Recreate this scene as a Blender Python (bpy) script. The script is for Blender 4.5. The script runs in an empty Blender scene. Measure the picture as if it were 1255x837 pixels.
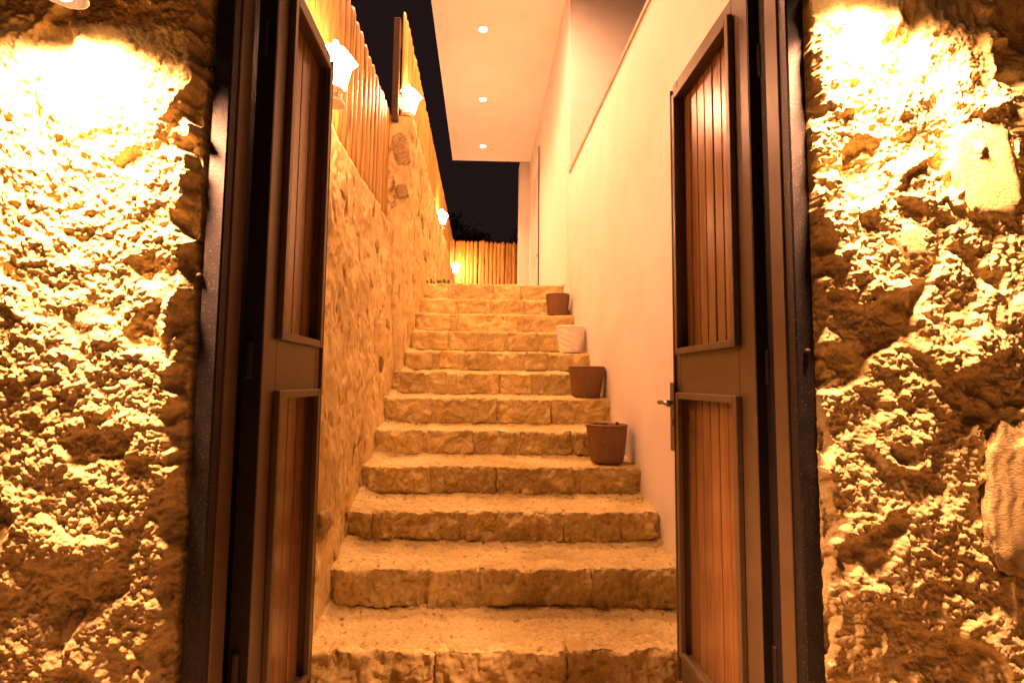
import bpy, bmesh, math, random
import numpy as np
from mathutils import Vector, Matrix

random.seed(7)
RAD = math.radians
scene = bpy.context.scene
col = scene.collection

# ------------------------------------------------------------------ camera
EYE = 1.25
cam = bpy.data.cameras.new("camera")
cam.sensor_fit = 'HORIZONTAL'
cam.sensor_width = 36.0
cam.lens = 640.0 / 1255.0 * 36.0
cam.shift_x = (627.5 - 608.0) / 1255.0
cam.clip_start = 0.02
cam.clip_end = 3000
cam_o = bpy.data.objects.new("camera", cam)
col.objects.link(cam_o)
cam_o.matrix_world = (Matrix.Translation((0, 0, EYE)) @ Matrix.Rotation(RAD(-1.43), 4, 'Z')
                      @ Matrix.Rotation(RAD(90 + 4.4), 4, 'X') @ Matrix.Rotation(RAD(0.7), 4, 'Z'))
scene.camera = cam_o

# ------------------------------------------------------------------ night sky
world = bpy.data.worlds.new("World")
scene.world = world
world.use_nodes = True
bg = world.node_tree.nodes["Background"]
bg.inputs[0].default_value = (0.0085, 0.0040, 0.0042, 1)
bg.inputs[1].default_value = 1.0

# lamp light
WARM = (1.0, 0.415, 0.20)
LANTERN = 182.0        # radiance of the opal lanterns
DOWN_W = 190.0         # watts of one soffit spot
GATE_W = 440.0        # watts of one gate wall lamp

vs = scene.view_settings
vs.view_transform = 'Standard'
vs.look = 'None'
vs.exposure = 0.85
vs.gamma = 1.0
scene.render.engine = 'CYCLES'
scene.cycles.use_denoising = True
scene.cycles.max_bounces = 10
scene.cycles.diffuse_bounces = 6
scene.cycles.sample_clamp_indirect = 8.0
scene.cycles.caustics_reflective = False
scene.cycles.caustics_refractive = False

# ------------------------------------------------------------------ noise
def _hash(ix, iy, iz, seed):
    with np.errstate(over='ignore'):
        n = (ix.astype(np.uint32) * np.uint32(374761393) + iy.astype(np.uint32) * np.uint32(668265263)
             + iz.astype(np.uint32) * np.uint32(2246822519) + np.uint32((seed * 3266489917) & 0xffffffff))
        n = (n ^ (n >> np.uint32(13))) * np.uint32(1274126177)
        n = (n ^ (n >> np.uint32(16))) * np.uint32(2654435761)
        n = n ^ (n >> np.uint32(15))
    return n

def noise3(p, seed=0):
    """Gradient noise, about -1..1; p is (N,3)."""
    p = np.asarray(p, dtype=np.float64)
    i = np.floor(p).astype(np.int64)
    f = p - i
    w = f * f * f * (f * (f * 6 - 15) + 10)
    out = np.zeros(len(p))
    for dx in (0, 1):
        for dy in (0, 1):
            for dz in (0, 1):
                h = _hash(i[:, 0] + dx, i[:, 1] + dy, i[:, 2] + dz, seed)
                gx = (h & np.uint32(1023)).astype(np.float64) / 511.5 - 1
                gy = ((h >> np.uint32(10)) & np.uint32(1023)).astype(np.float64) / 511.5 - 1
                gz = ((h >> np.uint32(20)) & np.uint32(1023)).astype(np.float64) / 511.5 - 1
                d = gx * (f[:, 0] - dx) + gy * (f[:, 1] - dy) + gz * (f[:, 2] - dz)
                ww = (w[:, 0] if dx else 1 - w[:, 0]) * (w[:, 1] if dy else 1 - w[:, 1]) * (w[:, 2] if dz else 1 - w[:, 2])
                out += d * ww
    return out * 1.3

def fbm(p, scale, octaves=3, seed=0, gain=0.5):
    p = np.asarray(p, dtype=np.float64) / scale
    out = np.zeros(len(p)); a = 1.0
    for k in range(octaves):
        out += a * noise3(p, seed + 17 * k)
        p = p * 2.03 + 11.7; a *= gain
    return out

def popcorn(x, z, scale, seed=0, r=0.75):
    """Rounded grains: 0..1 height field of a jittered cell pattern."""
    px, pz = x / scale, z / scale
    ix, iz = np.floor(px).astype(np.int64), np.floor(pz).astype(np.int64)
    best = np.zeros(len(px))
    zero = np.zeros(len(px), dtype=np.int64)
    for dx in (-1, 0, 1):
        for dz in (-1, 0, 1):
            h = _hash(ix + dx, iz + dz, zero, seed)
            jx = (h & np.uint32(1023)).astype(np.float64) / 1023
            jz = ((h >> np.uint32(10)) & np.uint32(1023)).astype(np.float64) / 1023
            rr = r * (0.55 + 0.75 * ((h >> np.uint32(20)) & np.uint32(1023)).astype(np.float64) / 1023)
            d2 = ((px - ix - dx - jx) ** 2 + (pz - iz - dz - jz) ** 2) / rr ** 2
            best = np.maximum(best, np.sqrt(np.maximum(0, 1 - d2)) * rr / r)
    return best

def smooth(a, b, x):
    t = np.clip((x - a) / (b - a), 0, 1)
    return t * t * (3 - 2 * t)

# ------------------------------------------------------------------ object helpers
def tag(o, label=None, cat=None, group=None, kind=None):
    if label: o["label"] = label
    if cat: o["category"] = cat
    if group: o["group"] = group
    if kind: o["kind"] = kind
    return o

def empty(name, loc=(0, 0, 0), rz=0.0, label=None, cat=None, group=None, kind=None):
    o = bpy.data.objects.new(name, None)
    o.empty_display_size = 0.1
    o.location = loc
    o.rotation_euler = (0, 0, rz)
    col.objects.link(o)
    return tag(o, label, cat, group, kind or "thing")

def link_mesh(name, me, parent=None, loc=(0, 0, 0), rot=(0, 0, 0)):
    o = bpy.data.objects.new(name, me)
    o.location = loc
    o.rotation_euler = rot
    col.objects.link(o)
    if parent: o.parent = parent
    return o

def raw_mesh(name, co, quads, mat, smooth_shade=True):
    co = np.asarray(co, dtype=np.float32); quads = np.asarray(quads, dtype=np.int32)
    me = bpy.data.meshes.new(name)
    me.vertices.add(len(co)); me.vertices.foreach_set("co", co.ravel())
    n = len(quads); k = quads.shape[1]
    me.loops.add(n * k); me.loops.foreach_set("vertex_index", quads.ravel())
    me.polygons.add(n)
    me.polygons.foreach_set("loop_start", np.arange(0, n * k, k, dtype=np.int32))
    me.polygons.foreach_set("use_smooth", np.full(n, smooth_shade, dtype=bool))
    me.update(calc_edges=True)
    me.validate()
    me.materials.append(mat)
    return me

def grid_quads(n, m, flip=False, off=0):
    a = np.arange(n * m).reshape(n, m)
    q = np.stack([a[:-1, :-1], a[1:, :-1], a[1:, 1:], a[:-1, 1:]], -1).reshape(-1, 4)
    return (q[:, ::-1] if flip else q) + off

class MB:
    """Collects boxes, tubes and lathes and links them as one mesh object."""
    def __init__(self): self.bm = bmesh.new()
    def box(self, x0, x1, y0, y1, z0, z1, bevel=0.0, seg=1):
        r = bmesh.ops.create_cube(self.bm, size=1.0)
        for v in r['verts']:
            v.co = Vector(((x0 + x1) / 2 + v.co.x * (x1 - x0), (y0 + y1) / 2 + v.co.y * (y1 - y0), (z0 + z1) / 2 + v.co.z * (z1 - z0)))
        if bevel > 0:
            es = list({e for v in r['verts'] for e in v.link_edges})
            bmesh.ops.bevel(self.bm, geom=es, offset=bevel, segments=seg, affect='EDGES', profile=0.6)
        return self
    def ring(self, pts):
        return [self.bm.verts.new(p) for p in pts]
    def loft(self, rings, cap=True):
        rs = [self.ring(r) for r in rings]
        n = len(rs[0])
        for a, b in zip(rs, rs[1:]):
            for i in range(n):
                self.bm.faces.new((a[i], a[(i + 1) % n], b[(i + 1) % n], b[i]))
        if cap:
            self.bm.faces.new(list(reversed(rs[0]))); self.bm.faces.new(rs[-1])
        return self
    def lathe(self, prof, n=16, c=(0, 0, 0), cap=True, ph=0.0):
        return self.loft([[(c[0] + r * math.cos(2 * math.pi * i / n + ph), c[1] + r * math.sin(2 * math.pi * i / n + ph), c[2] + z)
                           for i in range(n)] for r, z in prof], cap)
    def tube(self, path, r, n=8):
        rings = []
        for k, p in enumerate(path):
            a = Vector(path[max(0, k - 1)]); b = Vector(path[min(len(path) - 1, k + 1)])
            d = (b - a).normalized()
            u = d.orthogonal().normalized() if k == 0 else (u - d * u.dot(d)).normalized()
            w = d.cross(u)
            rr = r[k] if isinstance(r, (list, tuple)) else r
            rings.append([Vector(p) + (u * math.cos(2 * math.pi * i / n) + w * math.sin(2 * math.pi * i / n)) * rr for i in range(n)])
        return self.loft(rings)
    def mesh(self, name, mat, smooth_shade=False):
        bmesh.ops.recalc_face_normals(self.bm, faces=self.bm.faces)
        me = bpy.data.meshes.new(name)
        self.bm.to_mesh(me); self.bm.free()
        me.materials.append(mat)
        if smooth_shade:
            me.polygons.foreach_set("use_smooth", [True] * len(me.polygons))
        return me
    def build(self, name, mat, parent=None, loc=(0, 0, 0), rot=(0, 0, 0), smooth_shade=False):
        return link_mesh(name, self.mesh(name, mat, smooth_shade), parent, loc, rot)

# ------------------------------------------------------------------ materials
def material(name, base, rough=0.85, base2=None, nscale=4.0, detail=6.0, bump=0.0, bscale=80.0, bdist=0.01,
             metal=0.0, spec=0.35, stretch=None, rnd=0.0, speck=None, speck_scale=60.0, coat=0.0,
             stripes=None, rough_var=0.0, grain=0.0, grain_scale=120.0):
    m = bpy.data.materials.new(name)
    m.use_nodes = True
    nt = m.node_tree; N = nt.nodes; L = nt.links
    b = N["Principled BSDF"]
    b.inputs["Roughness"].default_value = rough
    b.inputs["Metallic"].default_value = metal
    b.inputs["Specular IOR Level"].default_value = spec
    if coat: b.inputs["Coat Weight"].default_value = coat; b.inputs["Coat Roughness"].default_value = 0.2
    tc = N.new("ShaderNodeTexCoord"); mp = N.new("ShaderNodeMapping")
    L.new(tc.outputs["Object"], mp.inputs["Vector"])
    if stretch: mp.inputs["Scale"].default_value = stretch
    src = mp.outputs["Vector"]
    if rnd:
        oi = N.new("ShaderNodeObjectInfo"); va = N.new("ShaderNodeVectorMath"); va.operation = 'ADD'
        ml = N.new("ShaderNodeMath"); ml.operation = 'MULTIPLY'; ml.inputs[1].default_value = 37.0
        L.new(oi.outputs["Random"], ml.inputs[0])
        L.new(src, va.inputs[0]); L.new(ml.outputs[0], va.inputs[1]); src = va.outputs[0]
    n1 = N.new("ShaderNodeTexNoise"); n1.inputs["Scale"].default_value = nscale; n1.inputs["Detail"].default_value = detail
    n1.inputs["Roughness"].default_value = 0.6
    L.new(src, n1.inputs["Vector"])
    cr = N.new("ShaderNodeValToRGB")
    cr.color_ramp.elements[0].position = 0.34; cr.color_ramp.elements[1].position = 0.66
    cr.color_ramp.elements[0].color = (*(base2 or base), 1); cr.color_ramp.elements[1].color = (*base, 1)
    L.new(n1.outputs["Fac"], cr.inputs[0]); c = cr.outputs[0]
    if speck:
        n3 = N.new("ShaderNodeTexNoise"); n3.inputs["Scale"].default_value = speck_scale; n3.inputs["Detail"].default_value = 3
        L.new(src, n3.inputs["Vector"])
        r3 = N.new("ShaderNodeValToRGB"); r3.color_ramp.elements[0].position = 0.60; r3.color_ramp.elements[1].position = 0.70
        L.new(n3.outputs["Fac"], r3.inputs[0])
        mx = N.new("ShaderNodeMix"); mx.data_type = 'RGBA'
        L.new(r3.outputs[0], mx.inputs[0]); L.new(c, mx.inputs[6]); mx.inputs[7].default_value = (*speck, 1); c = mx.outputs[2]
    if rnd:
        hs = N.new("ShaderNodeHueSaturation")
        mr = N.new("ShaderNodeMapRange"); mr.inputs[3].default_value = 1 - rnd; mr.inputs[4].default_value = 1 + rnd
        L.new(oi.outputs["Random"], mr.inputs[0]); L.new(mr.outputs[0], hs.inputs["Value"]); L.new(c, hs.inputs["Color"]); c = hs.outputs[0]
    if grain:
        n4 = N.new("ShaderNodeTexNoise"); n4.inputs["Scale"].default_value = grain_scale; n4.inputs["Detail"].default_value = 6
        n4.inputs["Roughness"].default_value = 0.7
        L.new(src, n4.inputs["Vector"])
        g4 = N.new("ShaderNodeMapRange"); g4.inputs[1].default_value = 0.36; g4.inputs[2].default_value = 0.62
        g4.inputs[3].default_value = 1 - grain; g4.inputs[4].default_value = 1 + grain * 0.35
        L.new(n4.outputs["Fac"], g4.inputs[0])
        h4 = N.new("ShaderNodeHueSaturation"); L.new(g4.outputs[0], h4.inputs["Value"]); L.new(c, h4.inputs["Color"]); c = h4.outputs[0]
    L.new(c, b.inputs["Base Color"])
    if rough_var:
        mr2 = N.new("ShaderNodeMapRange"); mr2.inputs[3].default_value = rough - rough_var; mr2.inputs[4].default_value = rough + rough_var
        L.new(n1.outputs["Fac"], mr2.inputs[0]); L.new(mr2.outputs[0], b.inputs["Roughness"])
    if bump:
        n2 = N.new("ShaderNodeTexNoise"); n2.inputs["Scale"].default_value = bscale; n2.inputs["Detail"].default_value = 5
        n2.inputs["Roughness"].default_value = 0.65
        L.new(src, n2.inputs["Vector"])
        h = n2.outputs["Fac"]
        if stripes:
            wv = N.new("ShaderNodeTexWave"); wv.inputs["Scale"].default_value = stripes; wv.inputs["Distortion"].default_value = 6
            wv.inputs["Detail"].default_value = 2; wv.inputs["Detail Scale"].default_value = 0.6
            L.new(src, wv.inputs["Vector"])
            ad = N.new("ShaderNodeMath"); ad.operation = 'ADD'
            L.new(wv.outputs["Fac"], ad.inputs[0]); L.new(h, ad.inputs[1]); h = ad.outputs[0]
        bp = N.new("ShaderNodeBump"); bp.inputs["Strength"].default_value = bump; bp.inputs["Distance"].default_value = bdist
        L.new(h, bp.inputs["Height"]); L.new(bp.outputs[0], b.inputs["Normal"])
    return m

def emissive(name, color, strength):
    m = bpy.data.materials.new(name); m.use_nodes = True
    nt = m.node_tree
    b = nt.nodes["Principled BSDF"]
    b.inputs["Base Color"].default_value = (0.8, 0.78, 0.72, 1)
    b.inputs["Emission Color"].default_value = (*color, 1)
    b.inputs["Emission Strength"].default_value = strength
    return m

M_mortar = material("rough_mortar", (0.64, 0.54, 0.26), 0.95, (0.50, 0.40, 0.17), 5, grain=0.3, grain_scale=90, bump=0.6, bscale=160, bdist=0.004, spec=0.15)
M_gstone = material("gate_stone", (0.56, 0.46, 0.22), 0.9, (0.44, 0.34, 0.15), 6, grain=0.3, grain_scale=60, bump=0.5, bscale=110, bdist=0.004, rnd=0.12, spec=0.2)
M_gstripe = material("tooled_stone", (0.60, 0.49, 0.22), 0.9, (0.46, 0.36, 0.16), 6, bump=0.9, bscale=110, bdist=0.012, stripes=9, stretch=(1, 1, 2.2), spec=0.2)
M_plaster1 = material("lime_render", (0.76, 0.62, 0.28), 0.93, (0.60, 0.46, 0.19), 3.2, grain=0.18, grain_scale=40, bump=0.6, bscale=90, bdist=0.006,
                      stretch=(1, 1, 0.4), spec=0.15, speck=(0.26, 0.165, 0.06), speck_scale=13)
M_wstone = material("wall_stone", (0.54, 0.41, 0.18), 0.9, (0.34, 0.235, 0.09), 9, grain=0.45, grain_scale=50, bump=0.6, bscale=90, bdist=0.005, rnd=0.18, spec=0.2)
M_smortar = material("step_mortar", (0.68, 0.565, 0.25), 0.95, (0.46, 0.36, 0.14), 2.6, detail=9, grain=0.22, grain_scale=70, bump=0.7, bscale=140, bdist=0.004, spec=0.15,
                     speck=(0.30, 0.20, 0.085), speck_scale=34)
M_sstone = material("step_stone", (0.70, 0.565, 0.23), 0.85, (0.49, 0.37, 0.14), 7, grain=0.22, grain_scale=60, bump=0.7, bscale=70, bdist=0.006, rnd=0.16, spec=0.25)
M_white = material("white_plaster", (0.85, 0.83, 0.78), 0.9, (0.80, 0.775, 0.72), 2.5, bump=0.25, bscale=150, bdist=0.002, spec=0.2)
M_stucco = material("fine_stucco", (0.81, 0.775, 0.725), 0.92, (0.73, 0.68, 0.61), 1.6, detail=9, bump=0.55, bscale=230, bdist=0.003, spec=0.15)
M_coping = material("coping_paint", (0.50, 0.40, 0.29), 0.6, (0.40, 0.30, 0.2), 6)
M_bronze = material("bronze_paint", (0.105, 0.072, 0.034), 0.38, (0.085, 0.058, 0.027), 12, bump=0.08, bscale=120, bdist=0.002, spec=0.5, rough_var=0.08)
M_steel = material("dark_steel", (0.016, 0.015, 0.014), 0.48, (0.011, 0.010, 0.0095), 25, bump=0.35, bscale=260, bdist=0.002,
                   metal=0.2, spec=0.35, speck=(0.10, 0.085, 0.07), speck_scale=240, rough_var=0.1)
M_dark = material("dark_primer_and_shadow", (0.007, 0.005, 0.004), 0.6, (0.014, 0.009, 0.006), 14, bump=0.2, bscale=90)  # dark fittings, and the strips whose black stands in for shadow
M_plank = material("lacquered_plank", (0.22, 0.115, 0.038), 0.24, (0.14, 0.068, 0.022), 3.0, detail=8, bump=0.15, bscale=14, bdist=0.002,
                   spec=0.7, stretch=(9, 9, 0.7), rnd=0.13, rough_var=0.07)
M_picket = material("pine_picket", (0.50, 0.315, 0.075), 0.5, (0.34, 0.19, 0.04), 3.5, detail=8, bump=0.4, bscale=14, bdist=0.004,
                    spec=0.3, stretch=(7, 7, 0.8), rnd=0.2, speck=(0.16, 0.07, 0.018), speck_scale=3.4)
M_post = material("fence_post_wood", (0.09, 0.05, 0.02), 0.8, (0.06, 0.03, 0.012), 4, stretch=(8, 8, 0.8), bump=0.4, bscale=14)
M_pot = material("brown_resin", (0.22, 0.115, 0.045), 0.45, (0.19, 0.10, 0.038), 12, spec=0.4)
M_potw = material("cream_resin", (0.88, 0.85, 0.76), 0.5, (0.84, 0.81, 0.71), 12, spec=0.4)
M_soil = material("potting_soil", (0.10, 0.065, 0.035), 0.95, (0.05, 0.03, 0.016), 40, bump=0.8, bscale=60)
M_lampw = material("white_lamp_metal", (0.78, 0.76, 0.72), 0.4, spec=0.5)
M_chrome = material("worn_chrome", (0.28, 0.24, 0.20), 0.3, metal=0.9, spec=0.5)
M_ground = material("packed_earth", (0.30, 0.225, 0.13), 0.95, (0.22, 0.16, 0.09), 1.2, bump=0.6, bscale=30)
M_paving = material("landing_paving", (0.45, 0.38, 0.28), 0.85, (0.36, 0.30, 0.2), 3, bump=0.3, bscale=60)
M_leaf = material("dark_leaf", (0.040, 0.05, 0.018), 0.6, (0.022, 0.03, 0.01), 6, spec=0.3)
M_weed = material("weed_leaf", (0.16, 0.17, 0.05), 0.6, (0.10, 0.11, 0.03), 6, spec=0.3)
M_bark = material("bark", (0.09, 0.06, 0.04), 0.95, (0.05, 0.035, 0.02), 8, bump=0.8, bscale=30)
M_glow = emissive("opal_glass", WARM, LANTERN)
M_bulb = emissive("bulb_glass", (1.0, 0.5, 0.24), 30.0)
M_lens = emissive("downlight_lens", (1.0, 0.74, 0.42), 30.0)

# ------------------------------------------------------------------ rough solids
def vec_noise(p, scale, octaves, seed, gain=0.5):
    return np.stack([fbm(p, scale, octaves, seed + 101 * k, gain) for k in range(3)], -1)

def box_grid(x0, x1, y0, y1, z0, z1, res):
    """Welded grid of a box: coordinates, unit outward direction and quads."""
    nx, ny, nz = [max(1, int(round(d / res))) for d in (x1 - x0, y1 - y0, z1 - z0)]
    pts = {}; co = []; quads = []
    def vid(i, j, k):
        key = (i, j, k)
        if key not in pts:
            pts[key] = len(co)
            co.append((i / nx, j / ny, k / nz))
        return pts[key]
    for i in range(nx):
        for j in range(ny):
            quads.append((vid(i, j, 0), vid(i, j + 1, 0), vid(i + 1, j + 1, 0), vid(i + 1, j, 0)))
            quads.append((vid(i, j, nz), vid(i + 1, j, nz), vid(i + 1, j + 1, nz), vid(i, j + 1, nz)))
    for i in range(nx):
        for k in range(nz):
            quads.append((vid(i, 0, k), vid(i + 1, 0, k), vid(i + 1, 0, k + 1), vid(i, 0, k + 1)))
            quads.append((vid(i, ny, k), vid(i, ny, k + 1), vid(i + 1, ny, k + 1), vid(i + 1, ny, k)))
    for j in range(ny):
        for k in range(nz):
            quads.append((vid(0, j, k), vid(0, j, k + 1), vid(0, j + 1, k + 1), vid(0, j + 1, k)))
            quads.append((vid(nx, j, k), vid(nx, j + 1, k), vid(nx, j + 1, k + 1), vid(nx, j, k + 1)))
    t = np.array(co)
    p = np.array((x0, y0, z0)) + t * np.array((x1 - x0, y1 - y0, z1 - z0))
    return p, t, np.array(quads)

def round_off(p, lo, hi, r):
    """Pull the corners of a box grid onto a rounded box of radius r."""
    lo = np.array(lo); hi = np.array(hi)
    r = min(r, 0.49 * float((hi - lo).min()))
    c = np.clip(p, lo + r, hi - r)
    d = p - c
    n = np.linalg.norm(d, axis=1, keepdims=True)
    return np.where(n > 1e-9, c + d / np.maximum(n, 1e-9) * np.minimum(n, r), p), d / np.maximum(n, 1e-9)

def rough_block(name, b, res, mat, seed, r=0.02, amp=0.006, scale=0.05, amp2=0.01, scale2=0.15, facet=0.0, parent=None):
    x0, x1, y0, y1, z0, z1 = b
    p, t, q = box_grid(*b, res)
    p2, n = round_off(p, (x0, y0, z0), (x1, y1, z1), r)
    flat = np.linalg.norm(n, axis=1) < 0.5
    c = np.array(((x0 + x1) / 2, (y0 + y1) / 2, (z0 + z1) / 2))
    d = vec_noise(p, scale2, 2, seed) * amp2 + vec_noise(p, scale, 3, seed + 5, 0.6) * amp
    if facet:
        # split-faced look: flakes stepping across the front
        f = fbm(p + 0.03 * vec_noise(p, 0.06, 2, seed + 31), 0.07, 2, seed + 9)
        st = np.floor(f * 3.2) / 3.2 * 0.7 + f * 0.3
        fr = smooth(0.25, 0.0, t[:, 1])
        d[:, 1] -= facet * st * fr
    co = p2 + d
    me = raw_mesh(name, co, q, mat)
    return link_mesh(name, me, parent)

def pebble(name, centre, size, mat, seed, parent, axis, n=18, amp=0.16, flat=0.5, fine=0.02, rot=0.0):
    """A field stone set into a wall: flattened boulder with broken faces, long axes in the wall plane."""
    m = int(n * 1.6)
    th = np.linspace(0.0, math.pi, n); ph = np.linspace(0, 2 * math.pi, m, endpoint=False)
    T, P = np.meshgrid(th, ph, indexing='ij')
    u = np.stack([np.sin(T) * np.cos(P), np.sin(T) * np.sin(P), np.cos(T)], -1).reshape(-1, 3)
    sq = np.sign(u) * np.abs(u) ** 0.62                     # squarish boulder
    d = 1 + amp * fbm(u, 0.9, 2, seed) + amp * 0.5 * np.round(fbm(u, 0.6, 1, seed + 3) * 3) / 3
    d += fine * fbm(u, 0.16, 2, seed + 7)
    v = sq * d[:, None]
    ca, sa = math.cos(rot), math.sin(rot)
    a, b = v[:, 0] * size[0], v[:, 2] * size[1]
    a, b = a * ca - b * sa, a * sa + b * ca
    dep = v[:, 1] * flat
    co = np.stack([a, dep, b], -1) if axis == 'y' else np.stack([dep, a, b], -1)
    q = []
    for i in range(n - 1):
        for j in range(m):
            q.append((i * m + j, (i + 1) * m + j, (i + 1) * m + (j + 1) % m, i * m + (j + 1) % m))
    me = raw_mesh(name, co, q, mat)
    return link_mesh(name, me, parent, centre)

# ------------------------------------------------------------------ ground
g = MB(); g.box(-900, 900, -900, 900, -0.5, 0.0)
tag(g.build("ground", M_ground), kind="structure")
# earth banked up behind the walls on the fence side, and behind the far fence
b1 = MB(); b1.box(-60, -0.98, 1.75, 4.0, 0.003, 2.40); b1.box(-60, -0.98, 4.004, 60, 0.003, 3.30)
b1.box(-0.976, 60, 11.3, 60, 0.003, 2.3)
tag(b1.build("terrain", M_ground), kind="structure")

# ------------------------------------------------------------------ gate walls of rubble
def axis_samples(segs):
    out = []
    for a, b, n in segs: out.append(np.linspace(a, b, n, endpoint=False))
    out.append(np.array([segs[-1][1]]))
    return np.concatenate(out)

def gate_wall(side, edge, seed, parent, rel=1.0):
    """side -1 or 1; edge: |x| where the wall meets the frame."""
    a = axis_samples([(0.0, 0.52, 235), (0.52, 1.9, 70)])
    z = axis_samples([(0.0, 0.42, 40), (0.42, 2.2, 770), (2.2, 2.9, 60)])
    A, Z = np.meshgrid(a, z, indexing='ij')
    A = A.ravel(); Z = Z.ravel()
    X = side * (edge + A)
    p = np.stack([X, np.zeros_like(X), Z], -1)
    wx = p + 0.05 * vec_noise(p, 0.16, 2, seed + 3)
    h = 0.022 * fbm(wx, 0.34, 3, seed) + 0.013 * fbm(wx, 0.12, 3, seed + 40)
    # broken stone faces poking out and hollows where mortar fell away
    st = fbm(wx, 0.20, 2, seed + 70)
    h += 0.016 * smooth(0.10, 0.30, st) - 0.026 * smooth(0.18, 0.42, fbm(wx, 0.17, 2, seed + 90))
    h *= rel
    gm = smooth(-0.45, 0.0, fbm(wx, 0.22, 3, seed + 110))
    g1 = popcorn(X + 0.010 * fbm(p, 0.03, 2, 5), Z + 0.010 * fbm(p, 0.03, 2, 6), 0.0150, seed + 1)
    g2 = popcorn(X, Z, 0.0085, seed + 2)
    h += (0.25 + 0.75 * gm) * (0.0040 * g1 + 0.0024 * g2) * (1 - 0.8 * smooth(0.3, 0.5, fbm(wx, 0.26, 2, seed + 170))) + 0.0055 * fbm(p, 0.034, 4, seed + 130, 0.62)
    # the wall face falls back towards the frame
    if side < 0: h -= 0.040 * smooth(0.036, 0.012, A + 0.04 * fbm(p, 0.09, 3, seed + 150))
    else: h -= 0.022 * smooth(0.025, 0.0, A + 0.04 * fbm(p, 0.09, 3, seed + 150))
    Y = 1.262 - h
    co = np.stack([X + side * 0.004 * fbm(p, 0.03, 2, seed + 160), Y, Z], -1).reshape(len(a), len(z), 3)
    # side cheek running back to the inner face, then the rear face
    cheek = []
    for y in (1.60, 1.45, 1.36):
        row = co[0].copy(); row[:, 1] = y; cheek.append(row)
    far = co[-1].copy(); far[:, 1] = 1.60
    full = np.concatenate([np.stack(cheek), co, far[None]], 0)
    n, m = full.shape[:2]
    me = raw_mesh("rubble_mortar", full.reshape(-1, 3), grid_quads(n, m, flip=(side > 0)), M_mortar)
    o = link_mesh("rubble_mortar", me, parent)
    return o

wl = empty("stone_wall", (-1.2, 1.3, 0), label="rough rubble stone wall under the visible wall lamp, beside the handleless gate leaf", cat="stone wall")
wr = empty("stone_wall", (1.2, 1.3, 0), label="rough rubble stone wall with tooled blocks beside the gate leaf with the handle", cat="stone wall")
def keep(o, parent):
    o.parent = parent; o.matrix_parent_inverse = Matrix.Translation(-Vector(parent.location)); return o
keep(gate_wall(-1, 0.712, 11, None, 0.55), wl)
keep(gate_wall(1, 0.832, 57, None, 0.8), wr)

def wall_stones(parent, specs, seed):
    for k, (x, z, sx, sz, y, rot, mat) in enumerate(specs):
        o = pebble("stone", (x, y, z), (sx, sz), mat, seed + 13 * k, None, 'y', n=34, amp=0.16, flat=0.018, fine=0.10, rot=rot)
        keep(o, parent)
wall_stones(wl, [(-1.03, 1.93, 0.075, 0.07, 1.266, 0.2, M_gstone), (-1.09, 0.86, 0.05, 0.05, 1.274, -0.3, M_gstone),
                 (-0.88, 0.66, 0.07, 0.045, 1.276, -0.35, M_gstone)], 300)
wall_stones(wr, [(1.275, 1.80, 0.085, 0.13, 1.262, 0.15, M_gstone), (1.31, 0.98, 0.10, 0.17, 1.252, -0.1, M_gstripe),
                 (1.07, 1.60, 0.045, 0.065, 1.268, 0.3, M_gstone), (1.06, 0.84, 0.085, 0.05, 1.268, 0.35, M_gstone)], 500)

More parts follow.
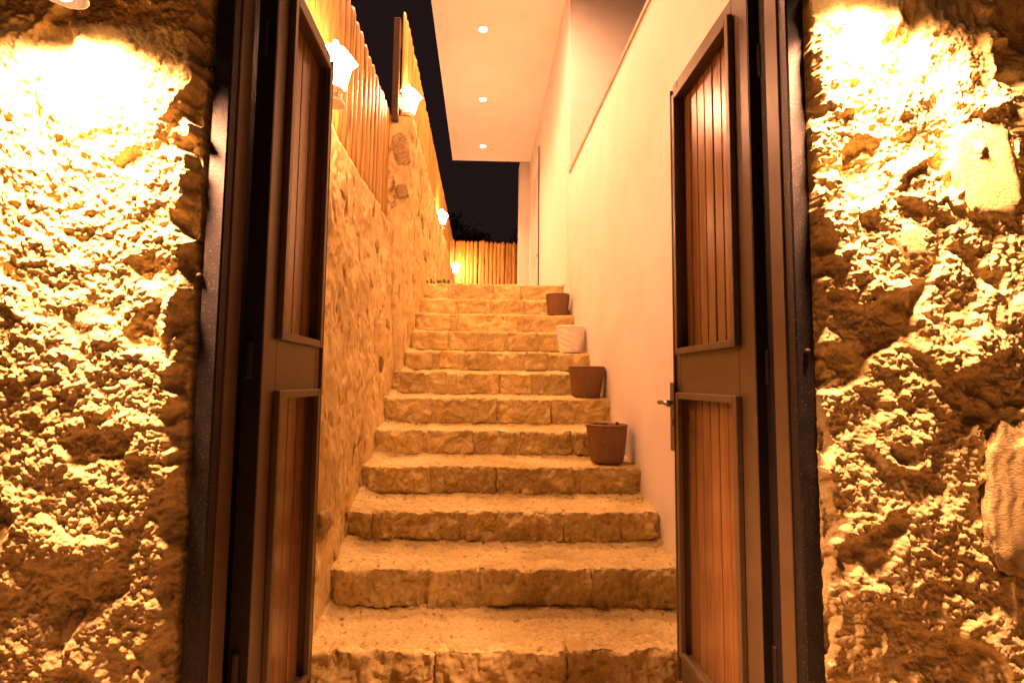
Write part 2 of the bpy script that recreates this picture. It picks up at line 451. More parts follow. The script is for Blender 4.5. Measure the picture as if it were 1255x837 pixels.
# ------------------------------------------------------------------ corridor retaining walls (fence side)
def side_wall(y0, y1, zt, x_of, seed, parent, end_face, res=0.011, back=-0.98):
    ny = int((y1 - y0) / res); nz = int(zt / res)
    ys = np.linspace(y0, y1, ny); zs = np.linspace(0.0, zt, nz)
    Y, Z = np.meshgrid(ys, zs, indexing='ij'); Y = Y.ravel(); Z = Z.ravel()
    p = np.stack([np.zeros_like(Y), Y, Z], -1)
    w = p + 0.05 * vec_noise(p, 0.2, 2, seed + 3)
    def relief(w, p):
        h = 0.020 * fbm(w, 0.40, 3, seed) + 0.0075 * fbm(w, 0.13, 2, seed + 20) + 0.0035 * fbm(p, 0.035, 3, seed + 30)
        q = w * np.array((1, 1, 0.55))
        h -= 0.020 * smooth(0.40, 0.66, fbm(q, 0.09, 3, seed + 50))           # weathered pits, upright streaks
        h -= 0.010 * smooth(0.48, 0.66, fbm(q, 0.035, 2, seed + 60))
        return h
    h = relief(w, p)
    co = np.stack([x_of(Y, Z) + h, Y, Z], -1).reshape(ny, nz, 3)
    parts = [co]
    # uneven capping: roll the top over to the back
    tops = []
    for k, xb in enumerate((0.03, 0.09, 0.18)):
        row = co[:, -1].copy(); row[:, 0] -= xb
        row[:, 2] = zt + 0.012 * fbm(row, 0.09, 2, seed + 80) + (0.012 if k else 0.008)
        tops.append(row)
    backrow = co[:, -1].copy(); backrow[:, 0] = back; tops.append(backrow)
    backlow = co[:, 0].copy(); backlow[:, 0] = back; tops.append(backlow)
    full = np.concatenate([co, np.stack(tops, 1)], 1)
    n, m = full.shape[:2]
    quads = [grid_quads(n, m, flip=False)]; verts = [full.reshape(-1, 3)]; off = n * m
    if end_face:
        # face looking back at the gate
        ring = co[0]
        nx = 18
        s = np.linspace(0, 1, nx)[:, None]
        ef = np.stack([ring[:, 0][None] * (1 - s) + back * s, np.full((nx, nz), y0), np.repeat(ring[:, 2][None], nx, 0)], -1)
        pp = ef.reshape(-1, 3)
        dd = (0.014 * fbm(pp, 0.2, 3, seed + 200) + 0.008 * fbm(pp, 0.06, 3, seed + 210) - 0.02 * smooth(0.2, 0.5, fbm(pp, 0.08, 2, seed + 220)))
        edge = np.repeat(smooth(0.0, 0.12, s), nz)
        pp[:, 1] -= dd * edge
        # top end triangle strip up to the capping
        verts.append(pp); quads.append(grid_quads(nx, nz, flip=True, off=off)); off += nx * nz
    me = raw_mesh("render_coat", np.concatenate(verts), np.concatenate(quads), M_plaster1)
    return keep(link_mesh("render_coat", me), parent)

rw1 = empty("retaining_wall", (-0.85, 2.8, 0), label="lower rendered stone wall along the first steps, lantern and pickets on top", cat="stone wall")
rw2 = empty("retaining_wall", (-0.85, 7.5, 0), label="higher rendered stone wall whose end face stands like a pillar under a lantern", cat="stone wall")
def x1(y, z): return -0.735 + 0.075 * (1 - z / 2.45)
def x2(y, z): return -0.60 - 0.055 * np.clip((3.37 - z) / 1.2, 0, 1)
side_wall(1.56, 4.10, 2.455, x1, 21, rw1, False)
side_wall(4.104, 11.25, 3.385, x2, 33, rw2, True, res=0.016)
rs = random.Random(5)
def face_stones(parent, xf, spots, seed):
    for k, (y, z, sy, sz) in enumerate(spots):
        o = pebble("stone", (float(xf(np.array(y), np.array(z))) - 0.0225, y, z), (sy, sz), M_wstone, seed + k * 7, None, 'x', n=18,
                   amp=0.22, flat=0.028, fine=0.09, rot=rs.uniform(-0.4, 0.4))
        keep(o, parent)
sp1 = []
for k in range(15):
    for _ in range(60):
        y = rs.uniform(2.1, 4.0); z = rs.uniform(0.5, 2.3)
        if all(abs(y - a) / 0.2 + abs(z - b) / 0.17 > 1.1 for a, b, _, _ in sp1):
            sp1.append((y, z, rs.uniform(0.05, 0.11), rs.uniform(0.04, 0.075))); break
face_stones(rw1, x1, sp1, 900)
sp2 = []
for k in range(26):
    for _ in range(60):
        y = rs.uniform(4.3, 7.5); z = rs.uniform(1.6, 3.2)
        if all(abs(y - a) / 0.26 + abs(z - b) / 0.18 > 1.1 for a, b, _, _ in sp2):
            sp2.append((y, z, rs.uniform(0.06, 0.12), rs.uniform(0.045, 0.08))); break
face_stones(rw2, x2, sp2, 1500)
for k, (x, z, sx, sz) in enumerate(((-0.685, 3.10, 0.065, 0.13), (-0.67, 2.76, 0.05, 0.06))):
    keep(pebble("stone", (x, 4.108, z), (sx, sz), M_wstone, 1900 + k, None, 'y', n=26, amp=0.22, flat=0.024, fine=0.12, rot=0.2), rw2)

# ------------------------------------------------------------------ staircase
TOPS = [0.226, 0.414, 0.585, 0.762, 0.935, 1.135, 1.322, 1.500, 1.705, 1.908, 2.105, 2.327]
LEFT = [-0.66, -0.65, -0.665, -0.66, -0.685, -0.70, -0.66, -0.655, -0.655, -0.675, -0.685, -0.69]
Y0, RUN = 2.08, 0.33
STONES = {0: [(-0.70, -0.17), (-0.155, 0.33), (0.345, 0.96)],
          1: [(-0.635, -0.265), (-0.225, -0.02), (0.0, 0.50), (0.515, 0.94)],
          2: [(-0.68, -0.565), (-0.51, -0.12), (-0.065, 0.42), (0.435, 0.715), (0.73, 0.92)],
          3: [(-0.645, -0.295), (-0.215, 0.08), (0.095, 0.535), (0.58, 0.93)],
          4: [(-0.68, -0.38), (-0.35, -0.06), (-0.03, 0.22), (0.25, 0.58), (0.61, 0.93)],
          5: [(-0.69, -0.36), (-0.32, 0.10), (0.13, 0.48), (0.50, 0.93)],
          6: [(-0.69, -0.45), (-0.40, -0.28), (-0.20, 0.12), (0.15, 0.38), (0.45, 0.92)],
          7: [(-0.66, -0.43), (-0.36, -0.21), (-0.16, 0.06), (0.12, 0.31), (0.36, 0.55), (0.58, 0.92)],
          8: [(-0.64, -0.32), (-0.29, 0.20), (0.23, 0.50), (0.53, 0.90)],
          9: [(-0.66, -0.33), (-0.25, 0.33), (0.40, 0.88)],
          10: [(-0.66, -0.30), (-0.26, 0.02), (0.08, 0.42), (0.48, 0.88)],
          11: [(-0.68, -0.40), (-0.36, 0.10), (0.13, 0.40), (0.44, 0.88)]}
stairs = empty("stone_staircase", (0.1, 2.0, 0), label="flight of twelve rough stone steps rising between the walls", cat="staircase")
sr = random.Random(3)
for i, zt in enumerate(TOPS):
    yn = Y0 + RUN * i
    zb = TOPS[i - 1] if i else 0.0
    xr = 0.985 - 0.006 * i
    near = i < 5
    res = 0.0065 if i < 3 else (0.0085 if i < 6 else 0.013)
    # mortar bed: one swept grid from the foot of the riser over the nosing to the back of the tread
    depth = RUN + 0.09 if i < 11 else 0.5
    nxs = int((xr - (LEFT[i] - 0.10)) / res)
    xs = np.linspace(LEFT[i] - 0.10, xr, nxs)
    prof = []
    nr = max(4, int((zt - zb + 0.03) / res)); nt_ = max(6, int(depth / res))
    for k in range(nr): prof.append((0.020, zb - 0.03 + (zt - zb + 0.02) * k / nr))
    for k in range(nt_ + 1):
        s = k / nt_
        prof.append((0.022 + depth * s, zt - 0.006 + 0.008 * min(1, s * 5)))
    prof = np.array(prof)
    P = np.zeros((nxs, len(prof), 3))
    P[..., 0] = xs[:, None]; P[..., 1] = yn + prof[:, 0][None]; P[..., 2] = prof[:, 1][None]
    p = P.reshape(-1, 3)
    on_tread = (np.arange(len(prof)) >= nr).astype(float)
    ot = np.tile(on_tread, nxs)
    d = vec_noise(p, 0.12, 3, 700 + 31 * i, 0.6)
    fine = fbm(p, 0.03, 3, 800 + 31 * i)
    lump = fbm(p, 0.25, 2, 870 + i)
    grit = fbm(p, 0.013, 3, 840 + 31 * i, 0.6)
    crumb = smooth(0.25, 0.55, fbm(p, 0.045, 3, 880 + 31 * i, 0.6))
    p[:, 1] += (1 - ot) * (0.010 * d[:, 1] + 0.006 * fine + 0.003 * grit)
    p[:, 2] += ot * (0.009 * d[:, 2] + 0.0065 * fine + 0.0042 * grit + 0.009 * lump - 0.007 * crumb)
    # the nosing is worn to an uneven line
    nose = ot * smooth(0.055, 0.0, p[:, 1] - yn)
    p[:, 2] -= nose * (0.010 + 0.012 * fbm(p, 0.07, 2, 890 + i))
    # mortar fillet climbing against the next riser and the rendered wall
    yy = (p[:, 1] - yn)
    if i < 11: p[:, 2] += ot * 0.020 * smooth(RUN - 0.09, RUN + 0.02, yy)
    p[:, 2] += ot * 0.035 * smooth(LEFT[i] + 0.10, LEFT[i] - 0.04, p[:, 0]) * smooth(0.08, 0.3, yy)
    p[:, 2] += ot * 0.03 * smooth(xr - 0.12, xr + 0.01, p[:, 0] + 0.03 * fbm(p, 0.06, 2, 895 + i)) * smooth(0.05, 0.3, yy)
    me = raw_mesh("step", p, grid_quads(nxs, len(prof), flip=False), M_smortar)
    step = keep(link_mesh("step", me), stairs)
    for j, (xa, xb) in enumerate(STONES[i]):
        top = zt + sr.uniform(-0.007, 0.001)
        foot = zb + sr.uniform(0.012, 0.03)
        dep = sr.uniform(0.09, 0.17)
        prot = sr.uniform(-0.004, 0.006)
        rb = rough_block("stone", (xa - sr.uniform(0.0, 0.007), xb + sr.uniform(0.0, 0.007), yn + prot, yn + dep, foot, top), 0.0065 if i < 4 else (0.009 if i < 7 else 0.014),
                         M_sstone, 2000 + 97 * i + 13 * j, r=0.012, amp=0.0070, scale=0.024, amp2=0.010, scale2=0.13,
                         facet=0.026 if i < 8 else 0.016)
        rb.parent = step
        rb.matrix_parent_inverse = Matrix.Identity(4)

# landing behind the top step
ld = MB(); ld.box(-0.70, 0.93, Y0 + RUN * 11 + 0.24, 11.28, 2.10, 2.318)
tag(ld.build("pavement", M_paving), kind="structure")
ed = MB(); ed.box(-0.36, 0.88, Y0 + RUN * 11 + 0.235, Y0 + RUN * 11 + 0.262, 2.3, 2.336)
ed.build("edge_trim", M_chrome, None)
tag(bpy.data.objects["edge_trim"], "thin metal edging strip along the top landing", "edging strip")

# ------------------------------------------------------------------ plastered boundary wall and house
bw = empty("plastered_wall", (1.05, 1.6, 0), label="smooth pale plastered wall along the steps, topped by a thin coping", cat="wall")
def prism(name, pts, z0, z1, mat, parent):
    m = MB(); m.loft([[(x, y, z0) for x, y in pts], [(x, y, z1) for x, y in pts]])
    return keep(m.build(name, mat), parent)
prism("wall_face", [(0.955, 1.605), (1.22, 1.605), (1.22, 5.30), (0.885, 5.30)], 0.0, 3.43, M_stucco, bw)
prism("coping", [(0.943, 1.60), (1.24, 1.60), (1.24, 5.298), (0.872, 5.298)], 3.432, 3.462, M_coping, bw)

hs = empty("house", (2.0, 7.0, 0), label="white house beyond the plastered wall with an overhanging lit soffit", cat="house")
def hbox(name, b, mat, bevel=0.0):
    m = MB(); m.box(*b, bevel=bevel); return keep(m.build(name, mat), hs)
# side wall split round the door opening (door between y 8.32 and 9.62)
ZS = 5.56
hbox("gable_wall", (0.884, 6.0, 5.304, 5.55, 2.0, 7.2), M_stucco)
hbox("side_wall", (0.885, 1.15, 5.552, 8.32, 2.0, ZS + 0.3), M_white)
hbox("side_wall", (0.885, 1.15, 9.62, 10.2, 2.0, ZS + 0.3), M_white)
hbox("side_wall", (0.885, 1.15, 8.322, 9.618, 5.12, ZS + 0.3), M_white)
hbox("pier", (0.69, 1.15, 10.205, 10.6, 2.0, ZS + 0.1), M_white)
so = MB(); so.box(-0.645, 0.882, 2.2, 9.95, ZS, ZS + 0.28)
keep(so.build("soffit", M_white), hs)
dr = MB(); dr.box(0.935, 0.985, 8.40, 9.55, 2.34, 5.03, 0.004)
door = keep(dr.build("door", M_white), hs)
fr = MB(); fr.box(0.872, 1.0, 8.324, 8.398, 2.32, 5.11, 0.006); fr.box(0.872, 1.0, 9.552, 9.616, 2.32, 5.11, 0.006); fr.box(0.872, 1.0, 8.402, 9.548, 5.035, 5.11, 0.006)
f_o = fr.build("frame", M_white, None); f_o.parent = door
gk = MB(); gk.box(0.868, 0.8845, 8.296, 8.3195, 2.32, 5.115); g_o = gk.build("gap_shadow", M_dark, None); g_o.parent = door  # dark strip painted in for the shadowed gap between door frame and wall
hd = MB(); hd.tube([(0.935, 8.5, 3.36), (0.885, 8.5, 3.36), (0.88, 8.52, 3.36), (0.88, 8.62, 3.355)], 0.010); hd.box(0.927, 0.936, 8.475, 8.525, 3.26, 3.44, 0.003)
h_o = hd.build("handle", M_chrome, None); h_o.parent = door
sk = MB(); sk.box(0.874, 0.8845, 5.6, 8.318, 2.32, 2.40, 0.003)
keep(sk.build("skirting", M_white), hs)

# soffit downlights
for k, (y, lab) in enumerate(((2.90, "recessed soffit light above the lowest steps, first of the row"), (4.50, "recessed soffit light above the middle of the stairs, second of the row"),
                              (6.10, "round recessed soffit light at the top edge of the picture"), (7.70, "round recessed soffit light between two others, over the upper stairs"),
                              (9.30, "small round recessed soffit light closest to the far edge of the soffit"))):
    t = empty("downlight", (-0.055, y, ZS), label=lab, cat="downlight", group="downlights in the soffit")
    m = MB(); m.loft([[(r * math.cos(2 * math.pi * i / 24), r * math.sin(2 * math.pi * i / 24), z) for i in range(24)]
                      for r, z in ((0.066, 0.0), (0.066, -0.006), (0.060, -0.009), (0.052, -0.007), (0.050, 0.0))], cap=False)
    m.build("trim_ring", M_lampw, t)
    m = MB(); m.lathe([(0.042, -0.005), (0.040, -0.0082), (0.001, -0.0066)], 24); m.build("lens", M_lens, t)
    l = bpy.data.lights.new("downlight_lamp", 'SPOT'); l.energy = DOWN_W * {2.9: 0.9, 4.5: 1.7}.get(y, 0.55); l.color = WARM; l.spot_size = RAD(172 if y < 5 else 100); l.spot_blend = 0.9; l.shadow_soft_size = 0.04
    lo = bpy.data.objects.new("downlight_lamp", l); lo.location = (0, 0, -0.05); lo.parent = t; col.objects.link(lo)

# ------------------------------------------------------------------ gate frame and leaves
gf = empty("gateway", (0.06, 1.33, 0), label="dark speckled steel gate frame set between the two rubble walls", cat="gateway")
def fbox(name, bs, mat, bevel=0.002):
    m = MB()
    for b in bs: m.box(*b, bevel=bevel)
    return keep(m.build(name, mat), gf)
fbox("jamb", [(-0.694, -0.649, 1.288, 1.325, 0.0, 2.56)], M_steel, 0.004)
fbox("jamb", [(0.786, 0.834, 1.288, 1.325, 0.0, 2.56)], M_steel, 0.004)
fbox("jamb_lining", [(-0.692, -0.645, 1.3255, 1.395, 0.0, 2.555)], M_bronze)
fbox("jamb_lining", [(0.782, 0.832, 1.3255, 1.385, 0.0, 2.555)], M_bronze)
fbox("rebate", [(-0.72, -0.656, 1.3955, 1.47, 0.0, 2.555)], M_dark)
fbox("rebate", [(0.800, 0.842, 1.3855, 1.50, 0.0, 2.555)], M_dark)
fbox("head", [(-0.6485, 0.7855, 1.288, 1.40, 2.52, 2.56)], M_steel, 0.003)
for x, z in ((-0.698, 2.03), (-0.699, 1.50), (0.812, 1.335), (0.812, 2.3)):
    m = MB(); m.lathe([(0.0075, 0), (0.0075, 0.006), (0.004, 0.010), (0.001, 0.011)], 10)
    o = m.build("bolt", M_dark, None, (x, 1.2885, z), (RAD(90), 0, 0)); keep(o, gf)

def gate_leaf(label, hinge, length, ang, s, planks, handle):
    """Leaf local axes: +x along the leaf from hinge to free edge, visible face towards local -y*s side (s = +1: face at +y)."""
    t = empty("gate_leaf", hinge, RAD(ang), label=label, cat="gate leaf", group="two leaves of the open gate")
    Z0, Z1 = 0.13, 2.475
    L = length
    TH = 0.052
    def yb(a, b):            # depth from the visible face (0) to the back (TH); negative stands proud of the face
        return (-s * a, -s * b) if -s * a < -s * b else (-s * b, -s * a)
    def part(name, boxes, mat, bevel=0.0025):
        m = MB()
        for x0, x1_, a, b, z0, z1 in boxes:
            ya, yb_ = yb(a, b); m.box(x0, x1_, ya, yb_, z0, z1, bevel=bevel)
        return m.build(name, mat, t)
    SH, SF = 0.092, 0.045            # hinge stile, free stile
    mid0, mid1 = 1.205, 1.375
    bot = Z0 + 0.12; top = Z1 - 0.075
    part("stile", [(0.0, SH, 0, TH, Z0, Z1)], M_bronze)
    part("stile", [(L - SF, L, 0, TH, Z0, Z1)], M_bronze)
    part("rail", [(SH + 0.0005, L - SF - 0.0005, 0.0005, TH, Z0, bot)], M_bronze)
    part("rail", [(SH + 0.0005, L - SF - 0.0005, 0.0005, TH, mid0, mid1)], M_bronze)
    part("rail", [(SH + 0.0005, L - SF - 0.0005, 0.0005, TH, top, Z1)], M_bronze)
    for z0, z1 in ((bot, mid0), (mid1, top)):
        x0, xe = SH - 0.012, L - SF + 0.012
        w = 0.024
        a, b = -0.019, 0.018
        part("moulding", [(x0, x0 + w, a, b - 0.018 - 0.0008, z0 - 0.012, z1 + 0.012), (xe - w, xe, a, b - 0.018 - 0.0008, z0 - 0.012, z1 + 0.012),
                          (x0 + w + 0.0003, xe - w - 0.0003, a + 0.0005, -0.0008, z0 - 0.012, z0 + 0.012),
                          (x0 + w + 0.0003, xe - w - 0.0003, a + 0.0005, -0.0008, z1 - 0.012, z1 + 0.012)], M_bronze, 0.002)
        n = planks
        wp = (L - SF - SH) / n
        for k in range(n):
            xa = SH + k * wp + 0.0030; xb = SH + (k + 1) * wp - 0.0030
            o = part("plank", [(xa, xb, 0.024 + 0.0006 * (k % 3), 0.038, z0 + 0.001, z1 - 0.001)], M_plank, 0.0025)
    part("backing", [(SH + 0.001, L - SF - 0.001, 0.0395, 0.0505, bot + 0.001, mid0 - 0.001), (SH + 0.001, L - SF - 0.001, 0.0395, 0.0505, mid1 + 0.001, top - 0.001)], M_dark, 0)
    part("meeting_strip", [(L + 0.0005, L + 0.010, -0.010, 0.020, Z0, Z1 - 0.02)], M_bronze, 0.002)
    for z in (0.45, 1.25, 2.15):
        m = MB(); m.lathe([(0.009, 0), (0.011, 0.004), (0.011, 0.096), (0.009, 0.10)], 10, (-0.012, -s * TH * 0.6, z)); m.build("hinge", M_dark, t)
    part("edge_shadow", [(-0.004, -0.0005, 0.001, TH - 0.001, Z0, Z1)], M_dark, 0)  # black strip over the hinge end, painting in the unlit edge
    if handle:
        zc = 1.178
        lp = part("lock_plate", [(L - 0.028, L + 0.016, -0.0225, -0.0196, 0.99, 1.255)], M_bronze, 0.002)
        m = MB()
        yo = s * 0.0228
        m.lathe([(0.011, 0), (0.011, 0.010)], 12)
        neck = [(L - 0.010, yo, zc), (L - 0.010, yo + s * 0.045, zc), (L - 0.014, yo + s * 0.052, zc), (L - 0.05, yo + s * 0.054, zc + 0.004),
                (L - 0.085, yo + s * 0.055, zc + 0.002), (L - 0.115, yo + s * 0.052, zc - 0.008)]
        m2 = MB(); m2.tube(neck, [0.0085, 0.0085, 0.009, 0.009, 0.010, 0.007], 10)
        m.bm.free()
        h = m2.build("handle", M_chrome, t, smooth_shade=True)
        m3 = MB(); m3.lathe([(0.013, 0), (0.013, 0.005), (0.006, 0.007)], 12)
        m3.build("keyhole_rose", M_chrome, t, (L - 0.010, s * 0.0228, zc - 0.075), (RAD(-90 * s), 0, 0))
    return t
# leaf with the lever handle: hinge at the jamb on the plaster side, its visible face towards the corridor
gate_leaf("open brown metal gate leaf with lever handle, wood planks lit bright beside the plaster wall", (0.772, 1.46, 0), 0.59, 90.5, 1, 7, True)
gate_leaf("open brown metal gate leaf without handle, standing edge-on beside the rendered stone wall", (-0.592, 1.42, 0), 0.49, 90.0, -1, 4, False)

# ------------------------------------------------------------------ picket fences
def picket_mesh(w, h, seed):
    r = random.Random(seed); m = MB()
    d = w * 0.20
    sec = [(-0.5, 0.0), (-0.47, 0.45), (-0.28, 0.85), (0.0, 1.0), (0.28, 0.85), (0.47, 0.45), (0.5, 0.0)]
    rings = []
    nseg = 7
    for k in range(nseg):
        z = (h - 0.055) * k / (nseg - 1)
        wob = r.uniform(-0.03, 0.03); ws = 1 + r.uniform(-0.05, 0.05)
        rings.append([((x * ws + wob) * w, -y * d * ws, z) for x, y in sec])
    for s, dz in ((0.86, 0.030), (0.55, 0.046), (0.2, 0.055)):
        rings.append([(x * s * w, -y * d * (0.5 + 0.5 * s), h - 0.055 + dz) for x, y in sec])
    m.loft(rings)
    return m.mesh("picket", M_picket, True)

def fence(label, start, direction, n, pitch, w, h, z_rail, face_rz, posts, seed, tilt=0.0):
    """Row of pickets from start along direction; pickets' rounded face turned by face_rz."""
    t = empty("picket_fence", start, label=label, cat="fence")
    r = random.Random(seed)
    ms = [picket_mesh(w, h + r.uniform(-0.015, 0.015), seed * 10 + k) for k in range(6)]
    d = Vector(direction).normalized()
    for k in range(n):
        p = d * (k * pitch + pitch / 2)
        o = link_mesh("picket", ms[r.randrange(6)], t, (p.x, p.y, r.uniform(-0.012, 0.012) + tilt * k), (0, RAD(r.uniform(-0.5, 0.5)), face_rz))
    L = n * pitch
    nrm = Vector((math.sin(face_rz), -math.cos(face_rz), 0))     # way the rounded face looks
    for zr in z_rail:
        m = MB()
        a = -nrm * 0.004; b = -nrm * 0.044
        m.loft([[(a.x, a.y, zr), (b.x, b.y, zr), (b.x, b.y, zr + 0.07), (a.x, a.y, zr + 0.07)],
                [(d.x * L + a.x, d.y * L + a.y, zr + tilt * n), (d.x * L + b.x, d.y * L + b.y, zr + tilt * n), (d.x * L + b.x, d.y * L + b.y, zr + 0.07 + tilt * n), (d.x * L + a.x, d.y * L + a.y, zr + 0.07 + tilt * n)]])
        m.build("rail", M_post, t)
    for s in posts:
        c = d * s - nrm * 0.042
        m = MB(); m.box(c.x - 0.028, c.x + 0.028, c.y - 0.028, c.y + 0.028, -0.05, h - 0.13, 0.006); m.build("post", M_post, t)
    return t
fence("pine picket fence on the lower wall, behind the lantern closest to the gate", (-0.80, 1.75, 2.455), (0, 1, 0), 21, 0.113, 0.110, 0.985, (0.22, 0.72), RAD(90), (0.2, 1.3, 2.32), 4)
fence("tall pine picket fence running along the top of the higher wall", (-0.70, 4.13, 3.39), (0, 1, 0), 62, 0.112, 0.109, 0.96, (0.2, 0.72), RAD(90), (-0.015, 1.8, 3.5, 5.2, 6.8), 9)
fence("pine picket fence closing off the far end of the landing", (-0.80, 11.0, 2.34), (1, 0, 0), 26, 0.083, 0.081, 1.93, (0.35, 1.45), 0.0, (0.4, 1.6), 14, tilt=-0.0028)

# ------------------------------------------------------------------ lanterns on the walls
def lantern(loc, label, rz, big=1.0):
    t = empty("lantern", loc, rz, label=label, cat="lantern", group="lit white lanterns along the stone walls")
    t.scale = (big, big, big)
    m = MB(); m.lathe([(0.055, 0.0), (0.055, 0.014), (0.03, 0.022), (0.022, 0.05), (0.034, 0.066), (0.052, 0.074)], 12); m.build("base", M_lampw, t)
    m = MB(); m.lathe([(0.048, 0.076), (0.052, 0.080), (0.084, 0.212), (0.080, 0.216)], 6); m.build("glass", M_glow, t)
    m = MB(); m.lathe([(0.108, 0.218), (0.110, 0.226), (0.070, 0.268), (0.034, 0.286), (0.030, 0.296)], 6); m.build("roof", M_glow, t)
    m = MB(); m.lathe([(0.018, 0.298), (0.020, 0.306), (0.010, 0.316), (0.014, 0.326), (0.002, 0.338)], 10); m.build("finial", M_lampw, t)
    for k in range(6):
        a = 2 * math.pi * k / 6
        m = MB(); m.tube([(0.0535 * math.cos(a), 0.0535 * math.sin(a), 0.078), (0.0865 * math.cos(a), 0.0865 * math.sin(a), 0.215)], 0.003, 5)
        m.build("rib", M_lampw, t)
    return t
lantern((-0.68, 2.25, 2.468), "glowing white lantern on the lower wall closest to the gate", 0.3, 0.9)
lantern((-0.655, 4.24, 3.402), "glowing white lantern on top of the pillar-like end of the higher wall", 0.1, 1.0)
lantern((-0.615, 7.3, 3.40), "small glowing lantern midway along the higher wall top", 0.2, 0.9)
lantern((-0.585, 10.6, 3.40), "low glowing lantern in front of the far picket fence", 0.0, 0.9)

# ------------------------------------------------------------------ lamps over the gate walls
def wall_lamp(loc, label, cone, blend, tilt):
    x, y, z = loc
    t = empty("wall_lamp", loc, label=label, cat="wall lamp", group="lamps on the rubble gate walls")
    m = MB(); m.tube([(0, 0.10, 0.10), (0, 0.03, 0.105), (0, 0.0, 0.076)], 0.009); m.build("bracket", M_dark, t)
    m = MB(); m.loft([[(r * math.cos(2 * math.pi * i / 28), r * math.sin(2 * math.pi * i / 28), zz) for i in range(28)]
                      for r, zz in ((0.047, -0.012), (0.050, -0.012), (0.046, 0.03), (0.032, 0.062), (0.014, 0.078), (0.012, 0.074), (0.029, 0.058), (0.043, 0.028), (0.047, -0.012))], cap=False)
    m.build("shade", M_dark, t)
    m = MB(); m.lathe([(0.001, -0.022), (0.016, -0.018), (0.026, -0.004), (0.028, 0.010), (0.020, 0.030), (0.012, 0.05), (0.010, 0.07)], 16); m.build("bulb", M_bulb, t, smooth_shade=True)
    l = bpy.data.lights.new("wall_lamp_light", 'SPOT'); l.energy = GATE_W; l.color = WARM; l.spot_size = RAD(cone); l.spot_blend = blend; l.shadow_soft_size = 0.06
    lo = bpy.data.objects.new("wall_lamp_light", l); lo.location = (0, -0.005, -0.045); lo.rotation_euler = (0, RAD(tilt), 0); lo.parent = t; col.objects.link(lo)
wall_lamp((-0.965, 1.145, 2.125), "dark dome lamp glowing at the top of the rubble wall", 156, 0.6, 8)
wall_lamp((0.925, 1.155, 2.30), "dark dome lamp above the rubble wall with tooled blocks", 124, 0.8, -13)

# ------------------------------------------------------------------ woven pots on the steps
def pot_mesh(r0, r1, h, mat, rows=15, cols=34, diag=False):
    """Woven resin pot: every strand a bump, with a rolled rim and an inner wall."""
    n = cols * 2
    rings = []
    nr = rows * 2
    for i in range(nr + 1):
        f = i / nr; z = h * (0.02 + 0.93 * f); R = r0 + (r1 - r0) * f ** 0.85
        ring = []
        for j in range(n):
            a = 2 * math.pi * j / n
            ph = (i + (j // 2) * (1 if diag else 0))
            wv = (1.0 if (i // 2 + j // 2) % 2 else -0.6) * (1.0 if j % 2 else 0.55)
            if diag: wv = 0.45 * math.sin(i * 0.9 + j * 0.55) + 0.3 * math.cos(math.pi * i)
            ring.append(((R + 0.0052 * wv) * math.cos(a), (R + 0.0052 * wv) * math.sin(a), z))
        rings.append(ring)
    for dr_, z in ((0.004, h * 0.955), (0.006, h * 0.975), (0.003, h), (-0.004, h), (-0.008, h * 0.97), (-0.011, h * 0.85)):
        rings.append([((r1 + dr_) * math.cos(2 * math.pi * j / n), (r1 + dr_) * math.sin(2 * math.pi * j / n), z) for j in range(n)])
    m = MB(); m.loft([[(r0 * 0.9 * math.cos(2 * math.pi * j / n), r0 * 0.9 * math.sin(2 * math.pi * j / n), 0) for j in range(n)]] + rings, cap=False)
    m.bm.verts.ensure_lookup_table()
    m.bm.faces.new([m.bm.verts[j] for j in reversed(range(n))])
    return m.mesh("basket", mat, True)
pm = {}
def pot(loc, label, r0, r1, h, mat, diag=False, rz=0.0):
    t = empty("flower_pot", loc, rz, label=label, cat="flower pot", group="woven pots on the steps")
    link_mesh("basket", pot_mesh(r0, r1, h, mat, diag=diag), t)
    m = MB(); m.lathe([(r1 - 0.013, h * 0.80), (r1 - 0.02, h * 0.83), (0.02, h * 0.85)], 24); m.build("soil", M_soil, t)
    return t
P1 = pot((0.765, 3.215, 0.770), "brown woven pot on the lowest occupied step, closest to the gate", 0.092, 0.122, 0.232, M_pot, rz=0.4)
pot((0.772, 3.875, 1.143), "brown woven pot between the cream pot and the lowest pot", 0.094, 0.130, 0.228, M_pot, rz=1.2)
pot((0.765, 4.55, 1.508), "cream white woven pot standing among the brown pots", 0.090, 0.122, 0.232, M_potw, diag=True)
pot((0.745, 5.19, 1.916), "brown woven pot highest on the stairs, just below the landing", 0.092, 0.118, 0.215, M_pot, rz=2.0)
# dry leaf scraps at the rim of the nearest pot
m = MB()
for k in range(9):
    a = random.uniform(0, 6.28); R = random.uniform(0.085, 0.108); z = 0.225
    q = [Vector((R * math.cos(a), R * math.sin(a), 0.19))] + [Vector((R * math.cos(a) + random.uniform(-.02, .02), R * math.sin(a) + random.uniform(-.02, .02), z + random.uniform(0.0, 0.018))) for _ in range(2)]
    f = [m.bm.verts.new(v) for v in q]; m.bm.faces.new(f)
m.build("dry_leaves", M_leaf, P1)

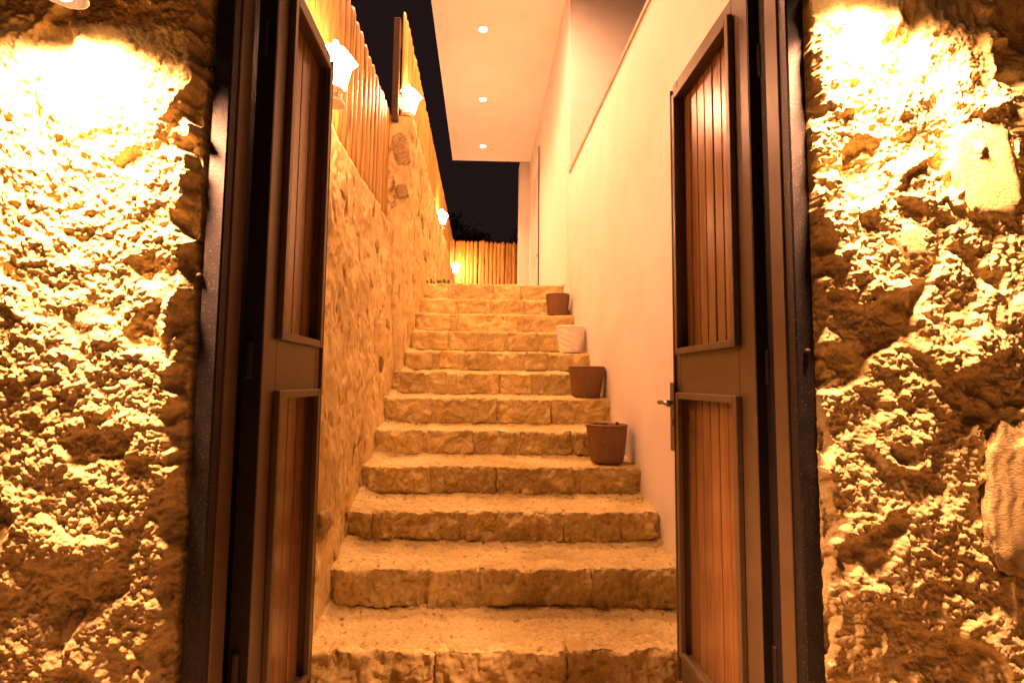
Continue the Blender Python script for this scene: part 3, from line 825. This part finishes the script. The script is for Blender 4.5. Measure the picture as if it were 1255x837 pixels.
# small weeds at the foot of the wall on the landing edge
m = MB(); wr_ = random.Random(8)
for k in range(9):
    bx = -0.70 + 0.29 * k / 8 + wr_.uniform(-.012, .012); by = 5.80 + wr_.uniform(-0.03, 0.03)
    for j in range(9):
        a = wr_.uniform(0, 6.28); ln = wr_.uniform(0.02, 0.075); up = wr_.uniform(0.02, 0.075); w = 0.007
        b0 = Vector((bx, by, 2.325)); tip = b0 + Vector((math.cos(a) * ln * 0.6, math.sin(a) * ln * 0.6, up)); mid = (b0 + tip) / 2 + Vector((0, 0, 0.012))
        sd = Vector((-math.sin(a), math.cos(a), 0)) * w
        f = [m.bm.verts.new(v) for v in (b0, mid + sd, tip, mid - sd)]; m.bm.faces.new(f)
tag(m.build("weeds", M_weed), "small weeds sprouting along the landing edge at the wall foot", "weeds", kind="stuff")

# ------------------------------------------------------------------ trees in the dark beyond the far fence
def tree(loc, h, r, label, seed):
    t = empty("tree", loc, label=label, cat="tree")
    rr = random.Random(seed)
    m = MB(); m.tube([(0, 0, 0), (0.08, 0.02, h * 0.3), (0.02, 0.1, h * 0.6), (0.05, 0.05, h * 0.8)], [0.16, 0.13, 0.09, 0.04], 9)
    for k in range(6):
        a = rr.uniform(0, 6.28); z = h * rr.uniform(0.35, 0.65)
        m.tube([(0.04, 0.05, z), (0.5 * r * math.cos(a), 0.5 * r * math.sin(a), z + 0.4), (0.85 * r * math.cos(a), 0.85 * r * math.sin(a), z + 0.8)], [0.06, 0.04, 0.015], 6)
    m.build("trunk", M_bark, t)
    rng = np.random.default_rng(seed)
    cl = rng.normal(size=(60, 3)); cl /= np.linalg.norm(cl, axis=1, keepdims=True)
    cl *= rng.uniform(0.35, 1.0, (60, 1)) ** 0.6
    cl = cl * np.array((r, r, h * 0.36)) + np.array((0, 0, h * 0.66))
    n = 15000
    c = cl[rng.integers(0, 60, n)] + rng.normal(size=(n, 3)) * 0.15
    u = rng.normal(size=(n, 3)); u /= np.linalg.norm(u, axis=1, keepdims=True)
    v = np.cross(u, rng.normal(size=(n, 3))); v /= np.linalg.norm(v, axis=1, keepdims=True)
    s = rng.uniform(0.04, 0.08, (n, 1))
    co = np.stack([c - u * s, c + v * s * 0.45, c + u * s, c - v * s * 0.45], 1).reshape(-1, 3)
    link_mesh("crown", raw_mesh("crown", co, np.arange(n * 4).reshape(-1, 4), M_leaf, False), t)
tree((-0.9, 16.0, 2.3), 3.7, 1.9, "dark leafy tree beyond the far fence, nearer the lantern side", 5)
tree((1.7, 17.5, 2.3), 3.8, 2.0, "dark leafy tree beyond the far fence, nearer the house", 6)
